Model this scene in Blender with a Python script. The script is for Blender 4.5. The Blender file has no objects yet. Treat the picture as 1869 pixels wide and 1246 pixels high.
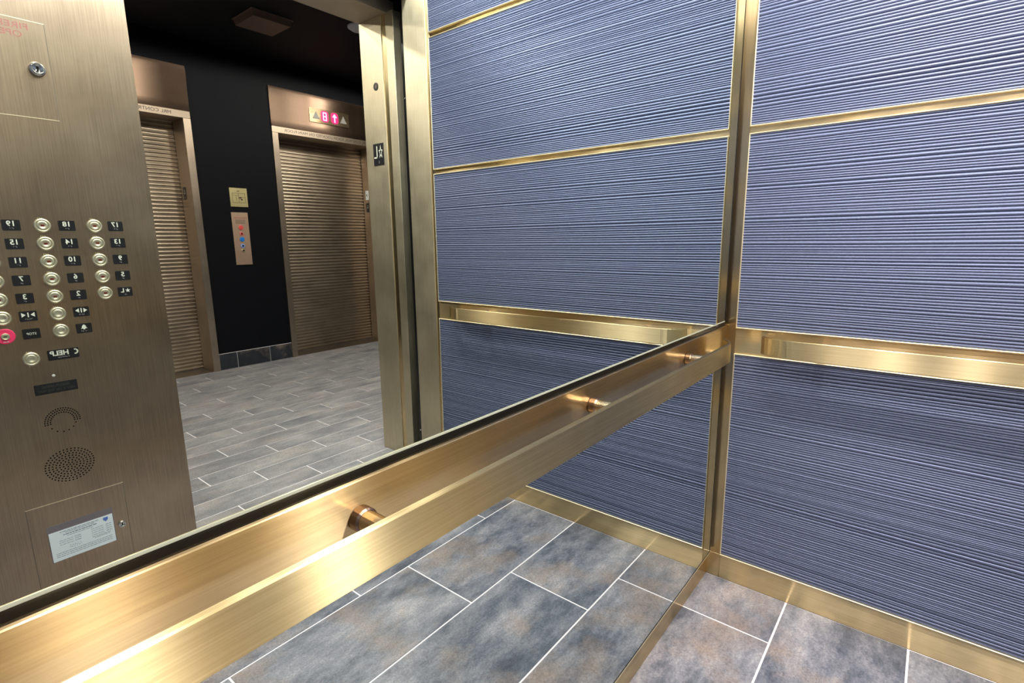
import bpy, bmesh, math, random
from mathutils import Vector, Matrix

# ---------------------------------------------------------------- camera, world, exposure
sc = bpy.context.scene
COL = sc.collection
cam_d = bpy.data.cameras.new('camera'); cam = bpy.data.objects.new('camera', cam_d); COL.objects.link(cam)
CAM = Vector((-1.6484, -0.4811, 1.1151))
yaw, pit, rol, FPX = math.radians(38.9639), math.radians(-10.9256), math.radians(-0.685), 950.32
fw = Vector((math.cos(pit)*math.cos(yaw), math.cos(pit)*math.sin(yaw), math.sin(pit)))
rt = Vector((math.sin(yaw), -math.cos(yaw), 0)); up = rt.cross(fw)
r2 = math.cos(rol)*rt + math.sin(rol)*up; u2 = -math.sin(rol)*rt + math.cos(rol)*up
m = Matrix((r2, u2, -fw)).transposed().to_4x4(); m.translation = CAM
cam.matrix_world = m
cam_d.sensor_width = 36; cam_d.lens = FPX/1869*36; cam_d.clip_start = 0.01; cam_d.clip_end = 60
sc.camera = cam
w = bpy.data.worlds.new('world'); sc.world = w; w.use_nodes = True
w.node_tree.nodes['Background'].inputs[0].default_value = (0.02, 0.02, 0.025, 1)
w.node_tree.nodes['Background'].inputs[1].default_value = 0.2
sc.view_settings.view_transform = 'Standard'; sc.view_settings.look = 'None'
sc.view_settings.gamma = 1; sc.view_settings.use_curve_mapping = False
sc.view_settings.exposure = 0.3
sc.cycles.max_bounces = 10; sc.cycles.glossy_bounces = 6; sc.cycles.diffuse_bounces = 4
sc.cycles.sample_clamp_indirect = 6
sc.cycles.use_denoising = True
CAB_W, CAB_SPREAD, LOB_W = 25.0, 160, 82.0      # watts of one cab downlight, its cone, watts of one added lobby downlight
CAB_COL, LOB_COL = (1.0, 0.95, 0.92), (1.0, 0.86, 0.74)

random.seed(7)
# ---------------------------------------------------------------- materials
def nmat(name):
    mt = bpy.data.materials.new(name); mt.use_nodes = True
    nt = mt.node_tree; b = nt.nodes['Principled BSDF']
    return mt, nt, b
def N(nt, t, **kw):
    n = nt.nodes.new(t)
    for k, v in kw.items(): setattr(n, k, v)
    return n
def ramp(nt, fac, stops):
    r = N(nt, 'ShaderNodeValToRGB'); e = r.color_ramp.elements
    while len(e) < len(stops): e.new(0.5)
    for q, (p_, c) in zip(e, stops): q.position = p_; q.color = (*c, 1)
    nt.links.new(fac, r.inputs[0]); return r.outputs[0]
def noise(nt, scale, detail=4, rough=0.55, stretch=(1, 1, 1), src='Object', rnd=False):
    tc = N(nt, 'ShaderNodeTexCoord'); mp = N(nt, 'ShaderNodeMapping'); mp.inputs['Scale'].default_value = stretch
    if src == 'World':
        g = N(nt, 'ShaderNodeNewGeometry'); nt.links.new(g.outputs['Position'], mp.inputs[0])
    else: nt.links.new(tc.outputs[src], mp.inputs[0])
    if rnd:
        oi = N(nt, 'ShaderNodeObjectInfo'); vm = N(nt, 'ShaderNodeVectorMath', operation='SCALE')
        vm.inputs[0].default_value = (37, 19, 53); nt.links.new(oi.outputs['Random'], vm.inputs['Scale'])
        nt.links.new(vm.outputs[0], mp.inputs['Location'])
    n = N(nt, 'ShaderNodeTexNoise'); n.inputs['Scale'].default_value = scale
    n.inputs['Detail'].default_value = detail; n.inputs['Roughness'].default_value = rough
    nt.links.new(mp.outputs[0], n.inputs['Vector']); return n.outputs['Fac']
def plain(name, col, rough=0.5, metal=0.0, spec=0.5, emit=None, es=0):
    mt, nt, b = nmat(name)
    b.inputs['Base Color'].default_value = (*col, 1); b.inputs['Roughness'].default_value = rough
    b.inputs['Metallic'].default_value = metal; b.inputs['Specular IOR Level'].default_value = spec
    if emit: b.inputs['Emission Color'].default_value = (*emit, 1); b.inputs['Emission Strength'].default_value = es
    return mt
def brushed(name, c0, c1, rough, brush, aniso=0.75, blotch=3.0, rvar=0.10, sharp=0.0, srough=0.2):
    """brushed metal: grain stretched along one axis, anisotropic sheen across it (UV u runs across the grain)"""
    mt, nt, b = nmat(name)
    st = {'x': (6, 420, 420), 'y': (420, 6, 420), 'z': (420, 420, 6)}[brush]
    f = noise(nt, 1.0, 3, 0.6, st, 'World')
    g = noise(nt, blotch, 4, 0.6, (1, 1, 1), 'World')
    mix = N(nt, 'ShaderNodeMath', operation='MULTIPLY_ADD'); mix.inputs[1].default_value = 0.45
    mul = N(nt, 'ShaderNodeMath', operation='MULTIPLY'); mul.inputs[1].default_value = 0.55
    nt.links.new(g, mul.inputs[0]); nt.links.new(f, mix.inputs[0]); nt.links.new(mul.outputs[0], mix.inputs[2])
    nt.links.new(ramp(nt, mix.outputs[0], [(0.32, c0), (0.68, c1)]), b.inputs['Base Color'])
    mr = N(nt, 'ShaderNodeMapRange'); mr.inputs[1].default_value = 0.3; mr.inputs[2].default_value = 0.7
    mr.inputs[3].default_value = rough - rvar/2; mr.inputs[4].default_value = rough + rvar/2
    nt.links.new(mix.outputs[0], mr.inputs[0]); nt.links.new(mr.outputs[0], b.inputs['Roughness'])
    b.inputs['Metallic'].default_value = 1
    b.inputs['Anisotropic'].default_value = aniso
    tg = N(nt, 'ShaderNodeTangent', direction_type='UV_MAP'); tg.uv_map = 'grain'
    nt.links.new(tg.outputs[0], b.inputs['Tangent'])
    if sharp > 0:      # a sharper satin lobe under the long brushed streak
        b2 = N(nt, 'ShaderNodeBsdfPrincipled'); b2.inputs['Metallic'].default_value = 1
        b2.inputs['Roughness'].default_value = srough; b2.inputs['Anisotropic'].default_value = 0.6
        nt.links.new(b.inputs['Base Color'].links[0].from_socket, b2.inputs['Base Color'])
        nt.links.new(tg.outputs[0], b2.inputs['Tangent'])
        ms = N(nt, 'ShaderNodeMixShader'); ms.inputs[0].default_value = sharp
        streak = b
        if aniso >= 1.0:      # hard horizontal grain: long thin vertical streaks
            streak = N(nt, 'ShaderNodeBsdfAnisotropic'); streak.inputs['Anisotropy'].default_value = -0.76
            nt.links.new(b.inputs['Base Color'].links[0].from_socket, streak.inputs['Color'])
            nt.links.new(mr.outputs[0], streak.inputs['Roughness']); nt.links.new(tg.outputs[0], streak.inputs['Tangent'])
        nt.links.new(streak.outputs[0], ms.inputs[1]); nt.links.new(b2.outputs[0], ms.inputs[2])
        nt.links.new(ms.outputs[0], nt.nodes['Material Output'].inputs[0])
    return mt
M = {}
BR0, BR1 = (0.62, 0.465, 0.25), (0.89, 0.71, 0.39)
for ax in 'xyz': M['bronze_'+ax] = brushed('brushed_bronze_'+ax, BR0, BR1, 0.40, ax, 1.0, sharp=0.55, srough=0.15)
M['bronze_edge'] = plain('polished_bronze_edge', (0.95, 0.84, 0.58), 0.42, 0.85)
M['rail_x'] = brushed('worn_bronze_rail_x', (0.56, 0.44, 0.23), (0.85, 0.72, 0.40), 0.40, 'x', 1.0, sharp=0.15, srough=0.25)
M['rail_y'] = brushed('worn_bronze_rail_y', (0.60, 0.47, 0.25), (0.84, 0.68, 0.38), 0.40, 'y', 1.0, sharp=0.15, srough=0.25)
M['steel_z'] = brushed('brushed_nickel', (0.35, 0.26, 0.185), (0.62, 0.475, 0.34), 0.46, 'z', 0.4, 4.0, 0.16, sharp=0.72, srough=0.30)
M['jamb_z'] = brushed('brushed_jamb', (0.54, 0.47, 0.33), (0.76, 0.67, 0.48), 0.50, 'z', 0.35, 5.0)
M['copper_z'] = brushed('brushed_copper', (0.42, 0.285, 0.205), (0.58, 0.40, 0.295), 0.52, 'z', 0.6, 3.0)
M['door'] = brushed('ribbed_bronze_door', (0.36, 0.295, 0.225), (0.52, 0.43, 0.335), 0.40, 'x', 0.2, 4.0)
M['frame'] = brushed('door_frame_metal', (0.36, 0.29, 0.225), (0.52, 0.42, 0.33), 0.48, 'z', 0.4, 4.0)
M['soffit'] = brushed('soffit_metal', (0.50, 0.42, 0.33), (0.66, 0.56, 0.45), 0.62, 'x', 0.2, 4.0)
M['black'] = plain('black_plastic', (0.010, 0.010, 0.012), 0.35)
M['gap'] = plain('black_gloss_channel', (0.008, 0.008, 0.008), 0.12, 0, 0.35)
M['dark'] = plain('dark_gap', (0.012, 0.011, 0.010), 0.5)
M['hole'] = plain('drilled_hole', (0.006, 0.005, 0.004), 0.9, 0, 0.1)
M['cream'] = plain('cream_lettering', (0.78, 0.78, 0.62), 0.5)
M['grey_text'] = plain('unlit_lettering', (0.055, 0.055, 0.045), 0.5)
M['white_dot'] = plain('braille', (0.6, 0.6, 0.55), 0.4)
M['redtext'] = plain('red_engraving', (0.42, 0.14, 0.12), 0.6)
M['darktext'] = plain('dark_engraving', (0.05, 0.035, 0.025), 0.6)
M['redkey'] = plain('red_key_ring', (0.85, 0.04, 0.13), 0.4)
M['bluekey'] = plain('blue_key_ring', (0.02, 0.22, 0.75), 0.4)
M['bluepale'] = plain('pale_blue_key', (0.25, 0.36, 0.75), 0.35)
M['pinkkey'] = plain('pale_red_key', (0.75, 0.16, 0.16), 0.4)
M['chrome'] = plain('chrome_lock', (0.78, 0.76, 0.70), 0.12, 1.0)
M['button'] = plain('satin_brass_button', (0.90, 0.83, 0.58), 0.38, 1.0)
M['jewel'] = plain('red_button_jewel', (0.14, 0.012, 0.006), 0.3)
M['paper'] = plain('certificate_paper', (0.84, 0.90, 0.90), 0.6)
M['paper_ink'] = plain('certificate_ink', (0.07, 0.08, 0.12), 0.7)
M['crest'] = plain('blue_crest', (0.10, 0.20, 0.55), 0.6)
M['jointside'] = plain('panel_joint', (0.16, 0.125, 0.09), 0.6)
M['sleeve'] = plain('clear_sleeve', (0.20, 0.17, 0.18), 0.2)
M['led'] = plain('led_segment', (1, 0.2, 0.5), 0.5, emit=(1.0, 0.22, 0.55), es=4.0)
M['led_back'] = plain('led_window', (0.35, 0.0, 0.08), 0.4, emit=(1.0, 0.0, 0.16), es=0.9)
M['lens'] = plain('lamp_lens', (1, 1, 1), 0.5, emit=(1, 0.95, 0.9), es=14)
M['baffle'] = plain('lamp_baffle', (0.5, 0.48, 0.50), 0.5, emit=(1, 0.9, 0.9), es=0.03)
M['offlens'] = plain('bronze_lamp_shade', (0.16, 0.105, 0.085), 0.6)
M['white'] = plain('cab_ceiling_paint', (0.45, 0.43, 0.39), 0.5)
M['lobwall'] = plain('black_lobby_paint', (0.0055, 0.006, 0.0085), 0.6, 0, 0.09)
M['lobceil'] = plain('black_lobby_ceiling', (0.006, 0.007, 0.010), 0.7, 0, 0.2)
M['backing'] = plain('dark_backing', (0.03, 0.03, 0.035), 0.8)
M['glassedge'] = plain('ground_glass_edge', (0.46, 0.50, 0.40), 0.3)
def mirror_mat():
    mt, nt, b = nmat('mirror_silver')
    b.inputs['Metallic'].default_value = 1; b.inputs['Roughness'].default_value = 0.0
    b.inputs['Base Color'].default_value = (0.60, 0.665, 0.66, 1)
    return mt
M['mirror'] = mirror_mat()
def blue_mat():
    mt, nt, b = nmat('blue_ribbed_panel')
    f = noise(nt, 1.6, 5, 0.6, (1, 0.35, 3), 'World')
    nt.links.new(ramp(nt, f, [(0.2, (0.120, 0.143, 0.232)), (0.8, (0.156, 0.180, 0.280))]), b.inputs['Base Color'])
    b.inputs['Roughness'].default_value = 0.48; b.inputs['Specular IOR Level'].default_value = 0.5
    b.inputs['Metallic'].default_value = 0.5
    return mt
M['blue'] = blue_mat()
def tile_mat(name, cols, scale, rough, rs=0.75):
    mt, nt, b = nmat(name)
    a = noise(nt, scale, 12, 0.74, (0.7, 1.5, 1), 'Object', True)
    c = noise(nt, scale*0.9, 6, 0.62, (1, 1, 1), 'Object', True)
    d = noise(nt, scale*40, 3, 0.7, (1, 1, 1), 'Object', True)
    base = ramp(nt, a, cols)
    rust = N(nt, 'ShaderNodeMixRGB', blend_type='MIX'); rust.inputs[2].default_value = (0.30, 0.225, 0.175, 1)
    fr = ramp(nt, c, [(0.50, (0, 0, 0)), (0.68, (rs, rs, rs))])
    nt.links.new(fr, rust.inputs[0]); nt.links.new(base, rust.inputs[1])
    gr = N(nt, 'ShaderNodeMixRGB', blend_type='OVERLAY'); gr.inputs[0].default_value = 0.75
    nt.links.new(rust.outputs[0], gr.inputs[1]); nt.links.new(d, gr.inputs[2])
    nt.links.new(gr.outputs[0], b.inputs['Base Color'])
    b.inputs['Roughness'].default_value = rough
    bp = N(nt, 'ShaderNodeBump'); bp.inputs['Strength'].default_value = 0.15; bp.inputs['Distance'].default_value = 0.002
    nt.links.new(a, bp.inputs['Height']); nt.links.new(bp.outputs[0], b.inputs['Normal'])
    return mt
M['tile'] = tile_mat('slate_porcelain_tile', [(0.30, (0.034, 0.040, 0.054)), (0.43, (0.115, 0.128, 0.160)), (0.55, (0.25, 0.255, 0.285)), (0.71, (0.46, 0.44, 0.45))], 4.6, 0.36)
M['lobtile'] = tile_mat('lobby_porcelain_tile', [(0.32, (0.13, 0.135, 0.16)), (0.5, (0.26, 0.26, 0.275)), (0.68, (0.42, 0.40, 0.385))], 4.5, 0.5, 0.25)
M['basetile'] = tile_mat('dark_wall_tile', [(0.30, (0.012, 0.014, 0.018)), (0.7, (0.035, 0.040, 0.052))], 5, 0.4)
M['grout'] = plain('pale_grout', (0.85, 0.81, 0.83), 0.8)

# ---------------------------------------------------------------- mesh helpers
def link(name, me, mat, parent=None, spread=None, smooth=False):
    """one mesh object; spread = world axis that the anisotropic sheen spreads along"""
    if mat: me.materials.append(M[mat])
    if spread is not None:
        uv = me.uv_layers.new(name='grain'); a = Vector(spread)
        for f in me.polygons:
            n = f.normal; u = a - n*a.dot(n)
            if u.length < 0.2: u = Vector((n.y, n.z, n.x)); u = u - n*u.dot(n)
            u.normalize(); v = n.cross(u)
            for li in f.loop_indices:
                co = me.vertices[me.loops[li].vertex_index].co
                uv.data[li].uv = (co.dot(u), co.dot(v))
    if smooth:
        for f in me.polygons: f.use_smooth = True
    o = bpy.data.objects.new(name, me); COL.objects.link(o)
    if parent:
        o.parent = parent
        if parent.parent: L = parent.parent.location + parent.location if parent.type == 'EMPTY' else root_loc(parent)
        else: L = root_loc(parent)
        o.matrix_parent_inverse = Matrix.Translation(-L)
    return o
def root_loc(o):
    r = o
    while r.parent: r = r.parent
    if r is o: return r.location.copy()
    # meshes are built in world coordinates: their own world offset is location (usually zero)
    return o.location.copy()
def mesh(name, bm):
    me = bpy.data.meshes.new(name); bmesh.ops.recalc_face_normals(bm, faces=bm.faces); bm.to_mesh(me); bm.free(); return me
def add_box(bm, a, b, bev=0.0, seg=1):
    x0, y0, z0 = (min(a[i], b[i]) for i in range(3)); x1, y1, z1 = (max(a[i], b[i]) for i in range(3))
    v = [bm.verts.new(c) for c in ((x0,y0,z0),(x1,y0,z0),(x1,y1,z0),(x0,y1,z0),(x0,y0,z1),(x1,y0,z1),(x1,y1,z1),(x0,y1,z1))]
    fs = [bm.faces.new([v[i] for i in q]) for q in ((0,3,2,1),(4,5,6,7),(0,1,5,4),(1,2,6,5),(2,3,7,6),(3,0,4,7))]
    if bev:
        es = list({e for f in fs for e in f.edges})
        bmesh.ops.bevel(bm, geom=es, offset=bev, segments=seg, affect='EDGES', profile=0.5)
def box(name, a, b, mat, parent=None, bev=0.0, spread=None, seg=1):
    bm = bmesh.new(); add_box(bm, a, b, bev, seg)
    return link(name, mesh(name, bm), mat, parent, spread)
def frame_pt(o, r, u, n, p): return o + r*p[0] + u*p[1] + n*p[2]
class Fr:
    """a local frame on a wall: origin, right, up; normal points into the room"""
    def __init__(s, o, r, u): s.o, s.r, s.u = Vector(o), Vector(r), Vector(u); s.n = s.r.cross(s.u)
    def p(s, a, b, c=0): return s.o + s.r*a + s.u*b + s.n*c
def add_lathe(bm, fr, c, prof, seg=20):
    """prof: list of (radius, height along normal)"""
    rings = []
    for r, h in prof:
        if r < 1e-6: rings.append([bm.verts.new(fr.p(c[0], c[1], h))])
        else: rings.append([bm.verts.new(fr.p(c[0]+r*math.cos(t), c[1]+r*math.sin(t), h)) for t in (2*math.pi*k/seg for k in range(seg))])
    for A, B in zip(rings, rings[1:]):
        if len(B) == 1:
            for k in range(len(A)): bm.faces.new((A[k], A[(k+1) % len(A)], B[0]))
        elif len(A) == 1:
            for k in range(len(B)): bm.faces.new((A[0], B[k], B[(k+1) % len(B)]))
        else:
            for k in range(seg): bm.faces.new((A[k], A[(k+1) % seg], B[(k+1) % seg], B[k]))
def lathe(name, fr, c, prof, mat, parent, seg=20, smooth=False):
    bm = bmesh.new(); add_lathe(bm, fr, c, prof, seg)
    return link(name, mesh(name, bm), mat, parent, smooth=smooth)
def add_poly(bm, fr, pts, h0, h1):
    lo = [bm.verts.new(fr.p(a, b, h0)) for a, b in pts]; hi = [bm.verts.new(fr.p(a, b, h1)) for a, b in pts]
    bm.faces.new(hi); bm.faces.new(lo[::-1]); n = len(pts)
    for k in range(n): bm.faces.new((lo[k], lo[(k+1) % n], hi[(k+1) % n], hi[k]))
def poly(name, fr, polys, h0, h1, mat, parent=None, spread=None):
    bm = bmesh.new()
    for pts in polys: add_poly(bm, fr, pts, h0, h1)
    return link(name, mesh(name, bm), mat, parent, spread)
def rrect(cx, cy, w_, h_, r=0.0, seg=3):
    if r <= 0: return [(cx-w_/2, cy-h_/2), (cx+w_/2, cy-h_/2), (cx+w_/2, cy+h_/2), (cx-w_/2, cy+h_/2)]
    out = []
    for sx, sy, t0 in ((1,-1,-90), (1,1,0), (-1,1,90), (-1,-1,180)):
        for k in range(seg+1):
            t = math.radians(t0 + 90*k/seg)
            out.append((cx+sx*(w_/2-r)+r*math.cos(t), cy+sy*(h_/2-r)+r*math.sin(t)))
    return out
def text(name, s, fr, c, size, mat, parent, h=0.0, align='CENTER', width=None, bold=0.0, ext=0.0003):
    cu = bpy.data.curves.new(name, 'FONT'); cu.body = s; cu.size = size; cu.align_x = align; cu.align_y = 'CENTER'
    cu.extrude = ext; cu.offset = bold; cu.resolution_u = 3
    tmp = bpy.data.objects.new('tmp', cu); COL.objects.link(tmp)
    me = bpy.data.meshes.new_from_object(tmp); bpy.data.objects.remove(tmp); bpy.data.curves.remove(cu)
    if width:
        xs = [v.co.x for v in me.vertices]; k = width/(max(xs)-min(xs))
        for v in me.vertices: v.co.x *= k
    for v in me.vertices: v.co = fr.p(c[0]+v.co.x, c[1]+v.co.y, h+v.co.z)
    me.materials.clear()
    return link(name, me, mat, parent)
def tag(o, label=None, cat=None, group=None, kind=None):
    if label: o['label'] = label
    if cat: o['category'] = cat
    if group: o['group'] = group
    if kind: o['kind'] = kind
    return o
def thing(name, loc, label, cat, group=None, kind=None):
    o = bpy.data.objects.new(name, None); o.empty_display_size = 0.05; COL.objects.link(o); o.location = loc
    return tag(o, label, cat, group, kind)
def struct(o, label, cat='wall'): return tag(o, label, cat, kind='structure')

X, Y, Z = (1,0,0), (0,1,0), (0,0,1)
CEIL = 2.40; LW = -2.02; YB = 0.0236; YF = -1.40
# ---------------------------------------------------------------- cab shell
def tiles(parent, name, mat, x0, x1, yrows, length, offs, z0, z1, gap, bev):
    """running-bond tiles; meshes shared between alike pieces"""
    cache = {}
    for k, (ya, yb) in enumerate(yrows):
        xo = offs(k); n0 = math.floor((x0-xo)/length)-1
        for n in range(n0, n0+40):
            a, b = max(xo+n*length, x0), min(xo+(n+1)*length, x1)
            if b-a < 0.02: continue
            w_, d_ = b-a-gap, (yb-ya)-gap
            key = (round(w_, 4), round(d_, 4))
            if key not in cache:
                bm = bmesh.new(); add_box(bm, (-w_/2, -d_/2, z0), (w_/2, d_/2, z1), bev)
                me = mesh(name, bm); me.materials.append(M[mat]); cache[key] = me
            o = bpy.data.objects.new(name, cache[key]); COL.objects.link(o); o.parent = parent
            o.location = ((a+b)/2, (ya+yb)/2, 0)
fl = box('floor', (LW, YF-0.045, -0.03), (0.0, YB, -0.0015), 'grout')
struct(fl, 'elevator cab floor of dark slate tiles with pale grout', 'floor')
rows = [(-0.234-0.305*k-(0.305 if k >= 0 else 0), -0.234-0.305*k) for k in range(4)]
rows = [(-0.234, YB)] + [(-0.234-0.305*(k+1), -0.234-0.305*k) for k in range(3)] + [(YF-0.045, -1.149)]
tiles(fl, 'floor_tile', 'tile', LW, 0.0, rows, 0.603, lambda k: -0.2125-0.196*k, -0.003, 0.0, 0.0055, 0.0006)
struct(box('ceiling', (LW-0.05, YF-0.05, CEIL), (0.05, YB+0.05, CEIL+0.04), 'white'), 'pale flat elevator cab ceiling', 'ceiling')
wr = struct(box('wall_right', (0.008, YF-0.045, 0), (0.05, YB+0.05, CEIL), 'backing'), 'elevator side wall clad in blue ribbed panels', 'wall')
wl = struct(box('wall_left', (LW-0.05, YF-0.05, 0), (LW, YB+0.05, CEIL), 'backing'), 'elevator side wall opposite the ribbed one in view', 'wall')
wb = struct(box('wall_back', (LW-0.05, YB, 0), (0.008, YB+0.04, CEIL), 'backing'), 'elevator rear wall behind the two mirrors', 'wall')

def ribbed_panel(name, x, y0, y1, z0, z1, parent, sgn=1, seed=1):
    """blue board with uneven horizontal ribs: an extruded, gently wavering profile"""
    rg = random.Random(seed); prof = []; z = z0
    while z < z1-0.0005:
        p = min(rg.choice((0.0050, 0.0062, 0.0070, 0.0082, 0.0105)) * rg.uniform(0.9, 1.1), z1-z)
        if z1-(z+p) < 0.004: p = z1-z
        d = p*rg.uniform(0.34, 0.52); c = rg.uniform(0.0, 0.0007)
        for t, e in ((0.0, 1.0), (0.07, 0.62), (0.22, 0.2), (0.5, 0.0), (0.78, 0.2), (0.93, 0.62)): prof.append((z+p*t, c+d*e))
        z += p
    prof.append((z1, 0.002))
    ns = 28; vs = []; fs = []
    ph = [(rg.uniform(0, 6.28), rg.uniform(2.2, 4.5), rg.uniform(0, 6.28)) for _ in range(7)]
    for j in range(ns+1):
        y = y0+(y1-y0)*j/ns
        for zz, e in prof:
            k = int((zz-z0)/0.09) % 6; f = ((zz-z0)/0.09) % 1
            edge = min(1, (zz-z0)/0.03, (z1-zz)/0.03)
            def wv(q): return math.sin(ph[q][1]*y+ph[q][0])+0.4*math.sin(11*y+ph[q][2])
            dz = 0.0007*edge*(wv(k)*(1-f)+wv(k+1)*f)
            vs.append((x+sgn*e, y, zz+dz))
    n = len(prof)
    for j in range(ns):
        for i in range(n-1): fs.append((j*n+i, j*n+i+1, (j+1)*n+i+1, (j+1)*n+i))
    # back and rim so that the board has its thickness
    b0 = len(vs); bx = x+sgn*0.012
    vs += [(bx, y0, z0), (bx, y1, z0), (bx, y1, z1), (bx, y0, z1)]
    fs.append((b0, b0+1, b0+2, b0+3))
    fs.append(tuple([i for i in range(n)]+[b0+3, b0])); fs.append(tuple([ns*n+i for i in range(n-1, -1, -1)]+[b0+1, b0+2]))
    fs.append(tuple([j*n for j in range(ns, -1, -1)]+[b0, b0+1])); fs.append(tuple([j*n+n-1 for j in range(ns+1)]+[b0+2, b0+3]))
    me = bpy.data.meshes.new(name); me.from_pydata(vs, [], fs); me.update()
    bm = bmesh.new(); bm.from_mesh(me); bmesh.ops.recalc_face_normals(bm, faces=bm.faces); bm.to_mesh(me); bm.free()
    return link(name, me, 'blue', parent)
PY0, PY1 = -1.2807, -0.0281
ZR = [(0.0837, 0.7677), (0.8465, 1.4071), (1.4248, 1.9560), (1.9740, 2.36)]
def clad(parent, x, sgn, seed):
    for k, (za, zb) in enumerate(ZR):
        e = 0.0032
        p = ribbed_panel('wall_panel', x-sgn*0.004, PY0+e, PY1-e, za+e, zb-e, parent, sgn, seed+k)
        for a, b in (((PY0, za), (PY1, za+e)), ((PY0, zb-e), (PY1, zb)), ((PY0, za+e), (PY0+e, zb-e)), ((PY1-e, za+e), (PY1, zb-e))):
            box('edge_trim', (x-sgn*0.0065, a[0], a[1]), (x+sgn*0.008, b[0], b[1]), 'bronze_edge', p, 0.0011)
clad(wr, 0.0, 1, 11)
clad(wl, LW+0.008, -1, 31)
def strips(parent_lbl, x, sgn, side):
    t = box('trim_1' if side == 'right' else 'trim_5', (x, PY1, 0.0837), (x+sgn*0.008, YB, CEIL), 'bronze_z', None, 0.0004, Y)
    struct(t, 'vertical bronze corner post between mirror and blue panels on the %s' % parent_lbl, 'trim')
    t = box('trim_2' if side == 'right' else 'trim_6', (x, PY0, 0.7677), (x+sgn*0.008, PY1, 0.8465), 'bronze_y', None, 0.0004, Z)
    struct(t, 'wide horizontal bronze band behind the handrail on the %s' % parent_lbl, 'trim')
    for k, (za, zb, nm) in enumerate(((1.4071, 1.4248, 'eye-level'), (1.9560, 1.9740, 'uppermost'))):
        t = box('trim_%d' % ((3 if side == 'right' else 7)+k), (x+sgn*0.0035, PY0, za), (x+sgn*0.008, PY1, zb), 'bronze_y', None, 0, Z)
        struct(t, '%s thin horizontal bronze strip between blue panels on the %s' % (nm, parent_lbl), 'trim')
    bbs = box('baseboard_%s' % side, (x-sgn*0.001, PY0, 0), (x+sgn*0.008, PY1, 0.0837), 'bronze_y', None, 0.0006, Z)
    struct(bbs, 'bronze baseboard below the blue panels on the %s' % parent_lbl, 'baseboard')
    box('base_corner_block', (x-sgn*0.001, PY1+0.0006, 0), (x+sgn*0.008, YB, 0.0831), 'bronze_z', bbs, 0.0004, Y)
strips('ribbed side wall beside the mirrors', 0.0, 1, 'right')
strips('side wall facing the ribbed one', LW+0.008, -1, 'left')

# rear wall: recessed base, two mirrors, bronze band between them
struct(box('baseboard_back', (LW+0.01, 0.0125, 0), (-0.0005, YB, 0.088), 'bronze_x', None, 0.0006, Z), 'recessed bronze base strip below the lower mirror', 'baseboard')
BT, BB = 0.8545, 0.762
band = box('trim_9', (LW+0.01, -0.006, BB), (-0.002, YB, BT), 'bronze_x', None, 0.0012, Z)
struct(band, 'wide bronze band across the rear wall between upper and lower mirror', 'trim')
GX = -0.018
def wall_mirror(z0, z1, label, lipz):
    t = thing('wall_mirror', ((LW+GX)/2, YB, z0), label, 'mirror')
    box('mirror_glass', (LW+0.01, 0.0, z0+0.0145 if lipz else z0+0.006), (GX-0.005, 0.006, z1), 'mirror', t)
    if lipz:
        box('edge_channel', (LW+0.01, -0.0008, z0), (GX, 0.006, z0+0.0115), 'gap', t)
        box('ground_edge', (LW+0.01, -0.0005, z0+0.0115), (GX-0.005, 0.006, z0+0.0145), 'glassedge', t)
    else:
        box('edge_channel', (LW+0.01, -0.0006, z0+0.003), (GX-0.005, 0.006, z0+0.006), 'gap', t)
        box('ground_edge', (LW+0.01, -0.001, z0), (GX, 0.006, z0+0.003), 'bronze_edge', t)
    box('side_channel', (GX-0.005, -0.0008, z0+(0.0115 if lipz else 0.003)), (GX, 0.006, z1), 'gap', t)
    box('back_board', (LW+0.01, 0.0065, z0), (GX-0.001, 0.0125 if not lipz else 0.02, z1), 'backing', t)
    return t
wall_mirror(BT, 2.38, 'large wall mirror above the rear bronze band, reflecting the lobby', True)
wall_mirror(0.088, BB, 'lower wall mirror under the rear handrail, reflecting the floor tiles', False)

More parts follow.
